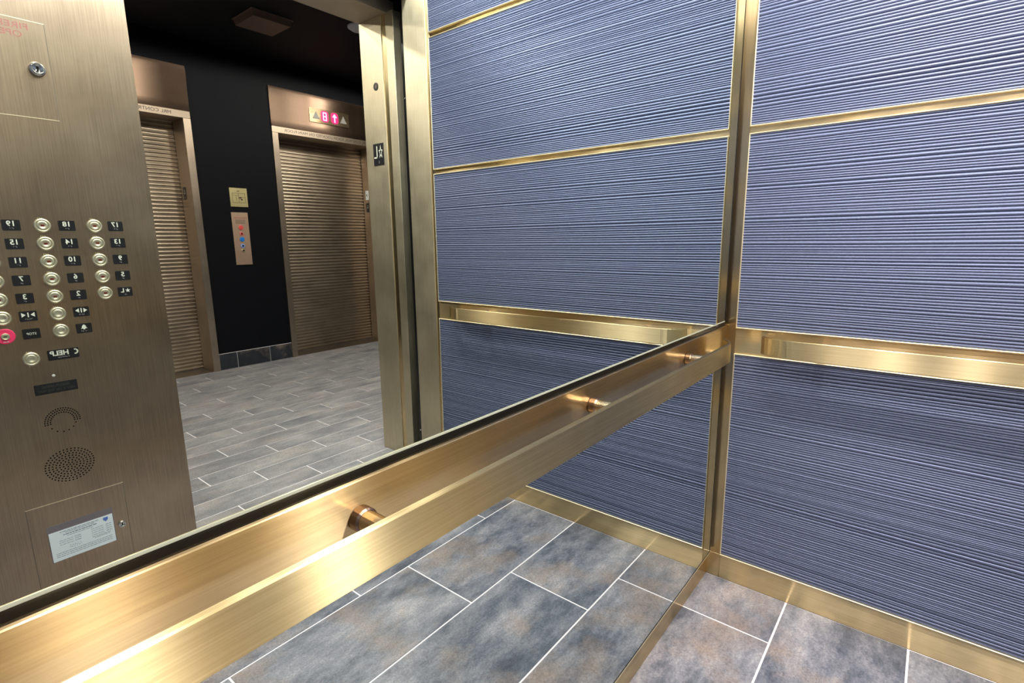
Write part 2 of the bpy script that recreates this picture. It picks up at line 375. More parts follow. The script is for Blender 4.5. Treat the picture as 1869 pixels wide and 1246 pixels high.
# ---------------------------------------------------------------- handrails
def handrail(name, axis, a, b, d, zc, hh, stand, label):
    """flat bar along x (rear) or y (side) with inward-bent ends; a<b end positions; wall plane at 0"""
    def P(s, off, z): return Vector((s, -off, z)) if axis == 'x' else Vector((-off, s, z))
    root = thing(name, P((a+b)/2, 0.006, zc), label, 'handrail')
    path = []; L = 0.085; drop = 0.036
    for k in range(9):
        t = k/8; path.append((a+L*t, d-drop*(1-t)**2))
    for k in range(9):
        t = 1-k/8; path.append((b-L*t, d-drop*(1-t)**2))
    th = 0.0095; r = 0.0018
    prof = [(-th+r, -hh/2), (-r, -hh/2), (0, -hh/2+r), (0, hh/2-r), (-r, hh/2), (-th+r, hh/2), (-th, hh/2-r), (-th, -hh/2+r)]
    bm = bmesh.new(); rings = []
    for i, (s, o) in enumerate(path):
        q0, q1 = path[max(i-1, 0)], path[min(i+1, len(path)-1)]
        ds, do = q1[0]-q0[0], q1[1]-q0[1]; l = math.hypot(ds, do); ns, no = -do/l, ds/l
        rings.append([bm.verts.new(P(s+ns*e, o+no*e, zc+z)) for e, z in prof])
    for A, B in zip(rings, rings[1:]):
        for k in range(8): bm.faces.new((A[k], A[(k+1) % 8], B[(k+1) % 8], B[k]))
    bm.faces.new(rings[0][::-1]); bm.faces.new(rings[-1])
    link('rail_bar', mesh('rail_bar', bm), 'rail_'+axis, root, Z)
    wallo = 0.0065 if axis == 'x' else 0.0
    for s in stand:
        fr = Fr(P(s, 0, zc+0.004), (1, 0, 0) if axis == 'x' else (0, -1, 0), (0, 0, 1))
        st = lathe('standoff', fr, (0, 0), [(0, wallo+0.001), (0.0125, wallo+0.001), (0.0125, d-0.0098), (0, d-0.0098)], 'chrome' if False else 'rail_post', root, 20, False)
        lathe('reflection_ring', fr, (0, 0), [(0.0128, wallo), (0.0148, wallo+0.0005), (0.0148, wallo+0.012), (0.0127, wallo+0.0145)], 'reflection_ring', st, 20)  # ring added at the standoff's foot to paint the dark reflection there
    return root
M['rail_post'] = plain('standoff_bronze', (0.80, 0.64, 0.42), 0.22, 1.0)
M['reflection_ring'] = plain('painted_reflection', (0.34, 0.235, 0.165), 0.28, 1.0)  # dark tone stands in for a reflection on the standoff
handrail('handrail', 'x', -1.93, -0.125, 0.072, 0.807, 0.054, (-1.835, -1.338, -0.826, -0.345), 'long flat bronze handrail across the mirrored rear wall')
handrail('handrail', 'y', -1.180, -0.110, 0.068, 0.808, 0.052, (-0.980, -0.262), 'flat bronze handrail on the blue ribbed side wall')

# ---------------------------------------------------------------- cab downlights
def downlight(x, y, z, watts, col, spread, label, group, rad=0.045, lens='lens', kind='SPOT'):
    t = thing('downlight', (x, y, z), label, 'ceiling light', group)
    fr = Fr((x, y, z), (1, 0, 0), (0, -1, 0))
    lathe('trim_ring', fr, (0, 0), [(rad+0.022, 0), (rad+0.022, 0.004), (rad+0.004, 0.008), (rad, 0.002), (rad, 0.0)], 'chrome' if lens == 'lens' else 'offlens', t, 28, True)
    lathe('lamp_lens', fr, (0, 0), [(rad-0.002, 0.0008), (0, 0.0018)], lens, t, 28)
    ld = bpy.data.lights.new('lamp', kind); ld.energy = watts; ld.color = col; ld.shadow_soft_size = rad*0.8
    if kind == 'SPOT': ld.spot_size = math.radians(spread); ld.spot_blend = 0.35 if spread < 170 else 0.1
    lo = bpy.data.objects.new('lamp', ld); COL.objects.link(lo); lo.parent = t; lo.location = (0, 0, -0.012)
    return t
for xx in (-0.60, -1.40):
    for yy in (-0.35, -0.68, -1.02):
        downlight(xx, yy, CEIL, CAB_W*(1.3 if xx > -1 else 0.78), CAB_COL, CAB_SPREAD, 'round recessed downlight in the middle of the cab ceiling', 'downlights in the middle of the cab ceiling')
for xx in (-0.20, -0.98, -1.76):
    downlight(xx, -0.12, CEIL, CAB_W*0.45, CAB_COL, CAB_SPREAD, 'round recessed downlight close above the rear mirror', 'downlights above the rear mirror')
for xx in (-0.45, -1.25):
    downlight(xx, -1.26, CEIL, CAB_W*1.6, CAB_COL, CAB_SPREAD, 'round recessed downlight close above the cab door opening', 'downlights above the cab door')

# ---------------------------------------------------------------- cab front: control panel, strut, header, sills
DX0, DX1 = -1.060, 0.030            # door opening
cp = thing('control_panel', ((LW+DX0)/2, YF, 0), 'full-height brushed metal control panel with rows of floor buttons', 'control panel')
box('panel_face', (LW+0.001, YF-0.035, 0.002), (DX0, YF, CEIL-0.002), 'steel_z', cp, 0.0012, X)
F = Fr((0, YF, 0), (-1, 0, 0), (0, 0, 1))    # right = towards -x; a = -x
def fx(x): return -x
# numbers
def star(cx, cy, r, rot=0, k=0.4):
    return [(cx+(r if i % 2 == 0 else r*k)*math.sin(math.pi*i/5+rot), cy+(r if i % 2 == 0 else r*k)*math.cos(math.pi*i/5+rot)) for i in range(10)]
BRA = {'1': [(0, 0)], '2': [(0, 0), (0, 1)], '3': [(0, 0), (1, 0)], '4': [(0, 0), (1, 0), (1, 1)], '5': [(0, 0), (1, 1)], '6': [(0, 0), (1, 0), (0, 1)],
       '7': [(0, 0), (1, 0), (0, 1), (1, 1)], '8': [(0, 0), (0, 1), (1, 1)], '9': [(1, 0), (0, 1)], '0': [(1, 0), (0, 1), (1, 1)], 'L': [(0, 0), (0, 1), (0, 2)],
       '#': [(1, 0), (1, 1), (1, 2), (0, 2)], 'O': [(0, 0), (1, 1), (0, 2)], 'P': [(0, 0), (1, 0), (0, 1), (0, 2)], 'E': [(0, 0), (1, 1)], 'N': [(0, 0), (1, 0), (1, 1), (0, 2)],
       'C': [(0, 0), (1, 0)], 'S': [(1, 0), (0, 1), (0, 2)], 'H': [(0, 0), (0, 1), (1, 1)], 'A': [(0, 0)], 'R': [(0, 0), (0, 1), (1, 1), (0, 2)], 'M': [(0, 0), (1, 0), (0, 2)]}
def braille(s, fr, cx, cz, parent, h, pitch=0.0011, cell=0.0032, r=0.00055):
    bm = bmesh.new(); n = len(s)
    for i, ch in enumerate(s):
        for a, b in BRA.get(ch, [(0, 0), (1, 2)]):
            add_lathe(bm, fr, (cx+(i-(n-1)/2)*cell+a*pitch-pitch/2, cz-b*pitch+pitch), [(r, h), (r*0.6, h+0.0004), (0, h+0.0005)], 5)
    return link('braille', mesh('braille', bm), 'white_dot', parent)
def plate(x, z, glyph, br, w_=0.036, h_=0.0275):
    p = poly('number_plate', F, [rrect(fx(x), z, w_, h_, 0.0025)], 0, 0.0015, 'black', cp)
    g = 0.0016; cz = z+0.0038
    if glyph in ('open', 'close'):
        s = 1 if glyph == 'open' else -1
        tr = []
        for sd in (-1, 1):
            c = fx(x)+sd*0.0092; tip, bs = c+sd*s*0.0042, c-sd*s*0.0042
            tr.append([(tip, cz), (bs, cz+0.0062), (bs, cz-0.0062)])
        bars = [rrect(fx(x), cz, 0.0026, 0.0124)] if s < 0 else [rrect(fx(x), cz, 0.0026, 0.0124)]
        poly('symbol', F, tr+bars, g, g+0.0006, 'cream', p)
    elif glyph == 'bell':
        c = fx(x); pts = [(c-0.0078, cz-0.0045), (c+0.0078, cz-0.0045), (c+0.005, cz-0.002), (c+0.0042, cz+0.003), (c+0.0018, cz+0.0055), (c, cz+0.0072), (c-0.0018, cz+0.0055), (c-0.0042, cz+0.003), (c-0.005, cz-0.002)]
        poly('symbol', F, [pts, rrect(c, cz-0.006, 0.004, 0.0022)], g, g+0.0006, 'cream', p)
    elif glyph == 'STOP': text('numeral', 'STOP', F, (fx(x), z), 0.0085, 'cream', p, g)
    elif glyph == 'HELP':
        text('numeral', 'HELP', F, (fx(x)+0.0085, cz), 0.0185, 'cream', p, g, bold=0.0005)
        c = fx(x)-0.0255
        arc = [(c+0.0075*math.cos(math.radians(t)), cz+0.0075*math.sin(math.radians(t))) for t in range(110, 251, 20)] + [(c+0.0042*math.cos(math.radians(t)), cz+0.0048*math.sin(math.radians(t))) for t in range(250, 109, -20)]
        poly('symbol', F, [arc, rrect(c-0.001, cz+0.006, 0.005, 0.003), rrect(c-0.001, cz-0.006, 0.005, 0.003)], g, g+0.0006, 'cream', p)
    elif glyph == '*L':
        poly('symbol', F, [star(fx(x)-0.0065, cz, 0.0068)], g, g+0.0006, 'cream', p)
        text('numeral', 'L', F, (fx(x)+0.0065, cz), 0.0175, 'cream', p, g, bold=0.0003)
    else: text('numeral', glyph, F, (fx(x), cz), 0.0185, 'cream', p, g, bold=0.0004)
    if br: braille(br, F, fx(x), z-0.0078, p, 0.0015)
    return p
def make_button(x, z, jewel=True):
    b = lathe('call_button', F, (fx(x), z), [(0.0186, 0), (0.0181, 0.0035), (0.0155, 0.0052), (0.0140, 0.0050), (0.0130, 0.0030)], 'button', cp, 26, True)
    lathe('button_cap', F, (fx(x), z), [(0.0130, 0.0028), (0.0122, 0.0045), (0.0072, 0.0052), (0.0066, 0.0046), (0, 0.0046)], 'button', b, 22, True)
    bm = bmesh.new()
    for k in (-1, 0, 1): add_lathe(bm, F, (fx(x)+k*0.0042+0.003, z+0.0196-abs(k)*0.0006), [(0.0014, 0), (0.0011, 0.0012), (0, 0.0015)], 6)
    link('guard_studs', mesh('guard_studs', bm), 'button', b)
    if jewel: poly('indicator_jewel', F, [rrect(fx(x), z, 0.0074, 0.0044)], 0.0046, 0.0054, 'jewel', b)
    return b
COLX = [(-1.1612, -1.2105), (-1.2722, -1.3237), (-1.3853, -1.4362), (-1.4980, -1.5490)]
ROWZ = [1.1706-0.0477*k for k in range(7)]
NUM = [['17', '18', '19', '20'], ['13', '14', '15', '16'], ['9', '10', '11', '12'], ['5', '6', '7', '8'], ['*L', '2', '3', '4']]
for r, row in enumerate(NUM):
    for c, s in enumerate(row):
        plate(COLX[c][0], ROWZ[r], s, '#'+s.replace('*', '') if s != '*L' else 'SL')
        make_button(COLX[c][1], ROWZ[r])
plate(COLX[1][0], ROWZ[5], 'open', 'OPEN'); make_button(COLX[1][1], ROWZ[5], False)
plate(COLX[2][0], ROWZ[5], 'close', 'CLOSE'); make_button(COLX[2][1], ROWZ[5], False)
plate(COLX[1][0], ROWZ[6], 'bell', 'ALARM'); make_button(COLX[1][1], ROWZ[6], False)
plate(COLX[2][0], ROWZ[6], 'STOP', None)
ks = lathe('stop_key_switch', F, (fx(-1.4375), ROWZ[6]), [(0.0205, 0), (0.0200, 0.0025), (0.0185, 0.0032), (0.0085, 0.0032)], 'redkey', cp, 28)
lathe('key_barrel', F, (fx(-1.4375), ROWZ[6]), [(0.0088, 0.002), (0.0086, 0.0058), (0.0070, 0.0064), (0.0062, 0.0052), (0, 0.0052)], 'button', ks, 20)
poly('key_slot', F, [rrect(fx(-1.4375), ROWZ[6], 0.0075, 0.0018)], 0.0052, 0.0058, 'hole', ks)
text('run_lettering', 'RUN', F, (fx(-1.4375), ROWZ[6]-0.0145), 0.0052, 'cream', ks, 0.0034)
make_button(-1.3954, 0.8163, False); plate(-1.3270, 0.8185, 'HELP', 'PUSHHELP', 0.068, 0.0285)
braille('HELP', F, fx(-1.3954), 0.7955, cp, 0.0, 0.0014, 0.0042, 0.0007)
lathe('indicator_lamp', F, (fx(-1.3562), 0.7615), [(0.0038, 0), (0.0032, 0.002), (0, 0.0026)], 'white_dot', cp, 12)
wp = poly('message_plate', F, [rrect(fx(-1.3550), 0.7275, 0.093, 0.0290, 0.0015)], 0, 0.0012, 'black', cp)
text('lettering', 'WHEN FLASHING', F, (fx(-1.3550), 0.7330), 0.0098, 'grey_text', wp, 0.0013, width=0.060)
text('lettering', 'HELP IS ON THE WAY', F, (fx(-1.3550), 0.7215), 0.0098, 'grey_text', wp, 0.0013, width=0.080)
def holes(name, pts, r, parent):
    bm = bmesh.new()
    for a, b in pts:
        vs = [bm.verts.new(F.p(a+r*math.cos(t), b+r*math.sin(t), 0.0002)) for t in (math.pi*k/4 for k in range(8))]; bm.faces.new(vs)
    o = link(name, mesh(name, bm), 'hole', parent); o['kind'] = 'stuff'; return o
c0 = (fx(-1.3545), 0.628)
pts = []
for rr, nn in ((0.0265, 17), (0.0325, 20), (0.0385, 23)):
    for k in range(nn): t = math.radians(-4+188*k/(nn-1)); pts.append((c0[0]+rr*math.cos(t), c0[1]+rr*math.sin(t)))
for t in (200, 225, 250, 273, 300, 330): pts.append((c0[0]+0.0300*math.cos(math.radians(t)), c0[1]+0.0300*math.sin(math.radians(t))))
holes('intercom_holes', pts, 0.00195, cp)
c1 = (fx(-1.3555), 0.4975); pts = [(c1[0], c1[1])]
for q in range(1, 8):
    nn = round(6.0*q) if q < 7 else 40
    for k in range(nn): t = 2*math.pi*k/nn+q*0.2; pts.append((c1[0]+0.0078*q*math.cos(t), c1[1]+0.0072*q*math.sin(t)*0.93))
holes('speaker_holes', pts, 0.0021, cp)
def lid(name, x0, x1, z0, z1):
    """door flush in the panel: dark side joints, painted edge highlights above and below, round a thin raised plate"""
    d = box(name, (x0, YF, z0), (x1, YF+0.0006, z1), 'steel_z', cp, 0.0002, X)
    g = 0.0014
    for k, (a, b) in enumerate((((x0-g, z0-g), (x1+g, z0)), ((x0-g, z1), (x1+g, z1+g)), ((x0-g, z0), (x0, z1)), ((x1, z0), (x1+g, z1)))):
        box('joint_line', (a[0], YF-0.0002, a[1]), (b[0], YF+(0.0008 if k < 2 else 0.0002), b[1]), 'bronze_edge' if k < 2 else 'jointside', d)  # top and bottom joints coloured pale as painted edge highlights
    return d
def key_lock(x, z, r, parent):
    k = lathe('key_lock', F, (fx(x), z), [(r, 0), (r, r*0.55), (r*0.82, r*0.85), (r*0.55, r*0.80), (r*0.5, r*0.65), (0, r*0.65)], 'chrome', parent, 22, True)
    poly('key_slot', F, [rrect(fx(x), z, r*0.22, r*0.62)], r*0.65, r*0.67, 'hole', k); return k
fd = lid('fire_service_door', -1.62, -1.2508, 1.4470, 1.6826)
text('lettering', "FIREFIGHTERS'", F, (fx(-1.2820), 1.6660), 0.0205, 'redtext', fd, 0.0008, 'LEFT', width=0.160)
text('lettering', 'OPERATION', F, (fx(-1.2965), 1.6460), 0.0205, 'redtext', fd, 0.0008, 'LEFT', width=0.128)
key_lock(-1.2795, 1.5675, 0.0175, fd)
pd = lid('service_door', -1.4660, -1.2430, 0.139, 0.3975)
key_lock(-1.2610, 0.2685, 0.0105, pd)
cert = thing('certificate_card', (-1.3555, YF, 0.220), 'pale blue-white inspection certificate card mounted on the control panel', 'card')
poly('sleeve', F, [rrect(fx(-1.3555), 0.2760, 0.153, 0.1110)], 0.0007, 0.0012, 'sleeve', cert)
pc = poly('paper_sheet', F, [rrect(fx(-1.3555), 0.2665, 0.149, 0.0900)], 0.0012, 0.0018, 'paper', cert)
poly('crest', F, [[(fx(-1.2985)+a, 0.3005+b) for a, b in ((-0.006, 0.006), (0.006, 0.006), (0.006, -0.001), (0, -0.0075), (-0.006, -0.001))]], 0.0018, 0.0020, 'crest', pc)
cl = []
rg = random.Random(5)
def tl(a0, a1, z, th=0.0011):
    a = a0
    while a < a1-0.002:
        b = min(a+rg.uniform(0.004, 0.010), a1); cl.append([(fx(-1.281)+a, z-th/2), (fx(-1.281)+b, z-th/2), (fx(-1.281)+b, z+th/2), (fx(-1.281)+a, z+th/2)]); a = b+0.0014
tl(0.035, 0.125, 0.3060, 0.0013); tl(0.045, 0.115, 0.3015, 0.0011); tl(0.040, 0.118, 0.2960, 0.0018); tl(0.05, 0.11, 0.2905, 0.0009)
for z in (0.2840, 0.2775, 0.2710, 0.2640): tl(0.006, 0.020, z); tl(0.026, 0.055, z, 0.0009)
for z in (0.2800, 0.2740, 0.2675): tl(0.080, 0.094, z, 0.0013); tl(0.098, 0.130, z, 0.0008)
tl(0.010, 0.055, 0.2580, 0.0008); tl(0.012, 0.050, 0.2540, 0.0008)
for z in (0.2440, 0.2385, 0.2330): tl(0.008, 0.140, z, 0.0010)
poly('print', F, cl, 0.0018, 0.0020, 'paper_ink', pc)
sg = []; 
for k in range(16):
    a = fx(-1.281)+0.082+0.0017*k; z = 0.2545+0.004*math.sin(k*1.9); sg.append(rrect(a, z, 0.0022, 0.0009))
poly('signature', F, sg, 0.0018, 0.0020, 'paper_ink', pc)

# right-hand strut of the cab front
st = thing('door_strut', (0.02, -1.37, 0), 'vertical brushed metal post at the cab door beside the blue panels', 'post')
box('strut_face', (-0.0015, -1.4446, 0), (0.0079, -1.3010, CEIL), 'jamb_z', st, 0.0012, Y)
box('inner_return', (0.0035, -1.3008, 0), (0.0079, PY0-0.0004, CEIL), 'bronze_z', st, 0.0004, Y)
box('guide_bracket', (-0.0035, -1.4440, 0.030), (-0.0016, -1.4200, 0.090), 'steel_z', st, 0.0008, Z)
struct(box('trim_10', (DX0+0.0005, YF-0.045, 2.155), (-0.002, YF, CEIL-0.001), 'jamb_z', None, 0.001, X), 'brushed metal header across the cab door opening', 'trim')
# sills and dark gap
def sill(name, y0, y1, label):
    t = box(name, (DX0-0.1, y0, -0.03), (DX1+0.1, y1, -0.006), 'dark')
    for k in range(6):
        a = y0+0.006+(y1-y0-0.012)*k/6; box('sill_rib', (DX0-0.1, a, -0.006), (DX1+0.1, a+0.007, 0.0), 'sillmetal', t, 0, Z)
    struct(t, label, 'sill')
M['sillmetal'] = brushed('worn_sill', (0.20, 0.16, 0.13), (0.32, 0.27, 0.21), 0.45, 'x', 0.3)
sill('door_sill', -1.525, -1.448, 'grooved metal cab sill under the door opening')
sill('door_sill', -1.632, -1.545, 'grooved metal lobby sill under the door opening')
ddr = thing('cab_door', (0.1, -1.49, 0), 'black-edged cab door slid back into its pocket beside the opening', 'door')
box('door_leaf', (0.048, -1.512, 0.004), (1.05, -1.475, 2.15), 'dark', ddr, 0.001)
box('edge_bumper', (0.036, -1.505, 0.004), (0.048, -1.482, 2.15), 'gap', ddr, 0.002)
for zz in (0.085, 0.165, 1.05, 1.25, 1.76): lathe('bumper_screw', Fr((0.036, -1.493, zz), (0, -1, 0), (0, 0, 1)), (0, 0), [(0.0045, 0), (0.004, 0.0015), (0, 0.002)], 'chrome', ddr, 10)

# ---------------------------------------------------------------- landing entrance of this elevator (jamb in view)
dj = thing('landing_jamb', (DX1, -1.73, 0), 'wide brushed metal landing jamb carrying the black star sign', 'door jamb')
box('jamb_face', (DX1, -1.7980, 0.001), (DX1+0.05, -1.6330, 2.142), 'jamb_z', dj, 0.001, Y)
box('jamb_rebate', (DX1+0.004, -1.6328, 0.001), (DX1+0.05, -1.6000, 2.142), 'bronze_z', dj, 0.0006, Y)
box('jamb_edge', (DX1-0.001, -1.5998, 0.001), (DX1+0.05, -1.5450, 2.142), 'jamb_z', dj, 0.001, Y)
hd = struct(box('trim_11', (DX0-0.06, -1.7980, 2.1425), (DX1+0.05, -1.5950, 2.20), 'soffit', None, 0.001, Y), 'brushed metal soffit over the landing door opening', 'trim')
jl = thing('landing_jamb', (DX0, -1.73, 0), 'brushed metal landing jamb behind the control panel', 'door jamb')
box('jamb_face', (DX0-0.06, -1.7980, 0.001), (DX0-0.012, -1.5450, 2.142), 'jamb_z', jl, 0.001, Y)
FJ = Fr((DX1, 0, 0), (0, -1, 0), (0, 0, 1))
sg_ = thing('floor_sign', (DX1, -1.6995, 1.4877), 'small black floor plate with white star and L', 'sign')
sp = poly('sign_plate', FJ, [rrect(1.6995, 1.5378, 0.0765, 0.1005)], 0.0002, 0.003, 'black', sg_)
def outline(pts, t):
    c = (sum(a for a, b in pts)/len(pts), sum(b for a, b in pts)/len(pts)); out = []
    ins = [(c[0]+(a-c[0])*t, c[1]+(b-c[1])*t) for a, b in pts]; n = len(pts)
    for k in range(n): out.append([pts[k], pts[(k+1) % n], ins[(k+1) % n], ins[k]])
    return out
stp = [((a-1.6810)*0.72+1.6810, (b-1.5465)*1.45+1.5465) for a, b in star(1.6810, 1.5465, 0.0225, 0, 0.42)]
poly('star', FJ, outline(stp, 0.66), 0.003, 0.0036, 'cream', sp)
poly('letter', FJ, [rrect(1.7095, 1.5490, 0.0055, 0.056), rrect(1.7195, 1.5235, 0.0255, 0.0062)], 0.003, 0.0036, 'cream', sp)
braille('L', FJ, 1.6985, 1.5010, sp, 0.003, 0.004, 0.008, 0.0016)
kh = thing('access_key_hole', (DX1, -1.6935, 1.835), 'small round dark key hole fitting high on the landing jamb', 'lock')
lathe('bezel', FJ, (1.6935, 1.8455), [(0.0180, 0.0002), (0.0175, 0.002), (0.0095, 0.0025), (0.009, 0.001)], 'dark', kh, 20)
lathe('barrel', FJ, (1.6935, 1.8455), [(0.0090, 0.0012), (0.0085, 0.0016), (0, 0.0016)], 'steel_plain', kh, 16) if False else lathe('barrel', FJ, (1.6935, 1.8455), [(0.0090, 0.0012), (0.0085, 0.0016), (0, 0.0016)], 'offlens', kh, 16)

# ---------------------------------------------------------------- lobby
LX0, LX1, LY, LC = -2.6, 3.6, -4.43, 2.76
lf = struct(box('floor', (LX0, LY-0.30, -0.03), (LX1, -1.634, -0.0015), 'grout'), 'lobby floor of grey plank tiles with pale joints', 'floor')
rr = []
y = -1.634; yk = -1.770
edges = [-1.634]+[-1.765-0.1475*k for k in range(0, 19) if -1.765-0.1475*k > LY-0.29]+[LY-0.30]
rr = [(edges[k+1], edges[k]) for k in range(len(edges)-1)]
def loff(k): return -0.167+0.2*(3-k)
tiles(lf, 'floor_tile', 'lobtile', LX0, LX1, rr, 0.605, loff, -0.003, 0.0, 0.0065, 0.0)
struct(box('ceiling', (LX0, LY-0.4, LC), (LX1, -1.62, LC+0.04), 'lobceil'), 'black lobby ceiling', 'ceiling')
struct(box('wall_left', (LX0-0.05, LY-0.4, 0), (LX0, -1.62, LC), 'lobwall'), 'black lobby end wall behind the control panel', 'wall')
struct(box('wall_right', (LX1, LY-0.4, 0), (LX1+0.05, -1.62, LC), 'lobwall'), 'black lobby end wall past the far elevator door', 'wall')
wn = struct(box('wall_near', (DX1+0.05, -1.7975, 0), (LX1, -1.56, LC), 'lobwall'), 'black lobby wall round the open elevator', 'wall')
box('wall_piece', (LX0, -1.7975, 0), (DX0-0.06, -1.56, LC), 'lobwall', wn)
box('wall_piece', (DX0-0.06, -1.7975, 2.20), (DX1+0.05, -1.56, LC), 'lobwall', wn)
# far wall in pieces round the two door recesses
E1, E2 = (-0.905, 0.188), (0.985, 2.045); DH = 2.130; FWID = 0.056; REC = LY-0.225
wf = struct(box('wall_far', (LX0, LY-0.24, 0), (E1[0]-FWID, LY, LC), 'lobwall'), 'black lobby wall with two elevator entrances', 'wall')
box('wall_piece', (E1[1]+FWID, LY-0.24, 0), (E2[0]-FWID, LY, LC), 'lobwall', wf)
box('wall_piece', (E2[1]+FWID, LY-0.24, 0), (LX1, LY, LC), 'lobwall', wf)
for e in (E1, E2): box('wall_piece', (e[0]-FWID, LY-0.24, 2.19), (e[1]+FWID, LY, LC), 'lobwall', wf)
FL = Fr((0, LY, 0), (-1, 0, 0), (0, 0, 1))
def entrance(n, e, label):
    d = thing('door_%d' % n, ((e[0]+e[1])/2, LY, 0), label, 'door', kind='structure')
    # ribbed leaf
    bm = bmesh.new(); pitch = 0.0325; nz = int(DH/pitch); prof = []
    for k in range(nz+1):
        for t, h in ((0.0, 0.0), (0.10, 0.0), (0.22, 0.006), (0.45, 0.0085), (0.72, 0.006), (0.86, 0.0)):
            zz = 0.004+pitch*(k+t)
            if zz < DH+0.02: prof.append((zz, h))
    A = [bm.verts.new((e[0]-0.02, REC+h, z)) for z, h in prof]; B = [bm.verts.new((e[1]+0.02, REC+h, z)) for z, h in prof]
    for k in range(len(prof)-1): bm.faces.new((A[k], B[k], B[k+1], A[k+1]))
    b = [bm.verts.new((xx, REC-0.03, zz)) for xx, zz in ((e[0]-0.02, prof[0][0]), (e[1]+0.02, prof[0][0]), (e[1]+0.02, prof[-1][0]), (e[0]-0.02, prof[-1][0]))]
    bm.faces.new(b); bm.faces.new(A+[b[3], b[0]]); bm.faces.new(B[::-1]+[b[1], b[2]])
    bm.faces.new((A[0], B[0], b[1], b[0])); bm.faces.new((A[-1], B[-1], b[2], b[3]))
    link('door_leaf', mesh('door_leaf', bm), 'door', d, Z)
    for s, xx in ((-1, e[0]), (1, e[1])):
        box('frame_jamb', (xx, REC+0.012, 0.001), (xx+s*FWID, LY+0.012, DH-0.001), 'frame', d, 0.001, X)
    box('frame_head', (e[0]-FWID, REC+0.012, DH), (e[1]+FWID, LY+0.012, 2.185), 'frame', d, 0.001, Z)
    # bowed transom panel above
    t = 6; pr = [(2.186, 0.014), (2.25, 0.012), (2.36, 0.014), (2.45, 0.020), (2.50, 0.021), (2.530, 0.012), (2.535, 0.0)]
    bm = bmesh.new(); A = [bm.verts.new((e[0]-FWID, LY+h, z)) for z, h in pr]; B = [bm.verts.new((e[1]+FWID, LY+h, z)) for z, h in pr]
    for k in range(len(pr)-1): bm.faces.new((A[k], B[k], B[k+1], A[k+1]))
    b = [bm.verts.new((xx, LY+0.0005, zz)) for xx, zz in ((e[0]-FWID, 2.186), (e[1]+FWID, 2.186))]
    bm.faces.new((A[0], B[0], b[1], b[0])); bm.faces.new(A+[b[0]]); bm.faces.new(B+[b[1]]); bm.faces.new((A[-1], B[-1], b[1], b[0]))
    link('transom_panel', mesh('transom_panel', bm), 'copper_z', d, Z, True)
    text('engraved_lettering', 'MRL CONTROL ROOM LOCATED ON MAIN FLOOR', FL, (-(e[0]+e[1])/2, 2.158), 0.036, 'darktext', d, 0.0122, width=0.93)
    box('door_sill_strip', (e[0], REC+0.012, 0.0), (e[1], LY, 0.0012), 'sillmetal', d, 0, Z)
    # small floor plate on the reveal facing the lobby
    fr = Fr((e[1], 0, 0), (0, -1, 0), (0, 0, 1))
    s = thing('floor_sign', (e[1], LY-0.14, 1.50), 'small dark floor plate on the jamb of the %s' % ('elevator entrance next to the control panel' if n == 1 else 'elevator entrance with the lit indicator'), 'sign')
    p = poly('sign_plate', fr, [rrect(-LY+0.140, 1.545 if n == 1 else 1.50, 0.05, 0.10)], 0.0003, 0.003, 'black', s)
    text('letter', 'L', fr, (-LY+0.140, 1.555 if n == 1 else 1.51), 0.05, 'white_dot', p, 0.0032)
    if n == 2:
        s2 = thing('door_sign', (e[1], LY-0.14, 1.60), 'small white sign above the dark floor plate on the indicator entrance', 'sign')
        p = poly('sign_plate', fr, [rrect(-LY+0.140, 1.635, 0.05, 0.10)], 0.0003, 0.003, 'paper', s2)
        poly('mark', fr, [[(-LY+0.130, 1.615), (-LY+0.155, 1.635), (-LY+0.130, 1.655), (-LY+0.138, 1.635)]], 0.003, 0.0034, 'black', p)
    return d
entrance(1, E1, 'ribbed bronze elevator door in the recess partly hidden by the control panel')
entrance(2, E2, 'ribbed bronze elevator door in the recess under the lit floor indicator')
# floor indicator on the second entrance
ind = thing('floor_indicator', (1.535, LY+0.014, 2.28), 'bronze floor indicator with pink glowing digit and arrow between triangles', 'indicator')
FI = Fr((0, LY+0.0165, 0), (-1, 0, 0), (0, 0, 1))
ib = poly('indicator_plate', FI, [rrect(-1.535, 2.3480, 0.450, 0.130)], 0.0, 0.006, 'indplate', ind) if False else None
M['indplate'] = brushed('indicator_plate', (0.50, 0.36, 0.22), (0.72, 0.54, 0.34), 0.25, 'x', 0.4)
ib = poly('indicator_plate', FI, [rrect(-1.535, 2.3460, 0.440, 0.132)], 0.0, 0.006, 'indplate', ind, Z)
for cx in (-1.385, -1.690):
    poly('direction_lantern', FI, [[(cx-0.040, 2.314), (cx+0.040, 2.314), (cx, 2.385)]], 0.006, 0.0085, 'sleeve_grey', ind) if False else poly('direction_lantern', FI, [[(cx-0.038, 2.314), (cx+0.038, 2.314), (cx, 2.384)]], 0.006, 0.0085, 'lantern', ind) if 'lantern' in M else M.setdefault('lantern', plain('lantern_lens', (0.26, 0.25, 0.23), 0.4)) and poly('direction_lantern', FI, [[(cx-0.038, 2.314), (cx+0.038, 2.314), (cx, 2.384)]], 0.006, 0.0085, 'lantern', ind)
for cx in (-1.480, -1.590):
    poly('display_window', FI, [rrect(cx, 2.3480, 0.085, 0.105, 0.028, 5)], 0.006, 0.0075, 'led_back', ind)
c, q = -1.480, 2.348
poly('digit', FI, [rrect(c, q+0.034, 0.040, 0.011), rrect(c, q, 0.040, 0.011), rrect(c, q-0.034, 0.040, 0.011), rrect(c-0.0165, q+0.017, 0.011, 0.038), rrect(c+0.0165, q+0.017, 0.011, 0.038), rrect(c-0.0165, q-0.017, 0.011, 0.038), rrect(c+0.0165, q-0.017, 0.011, 0.038)], 0.0076, 0.0084, 'led', ind)
c = -1.590
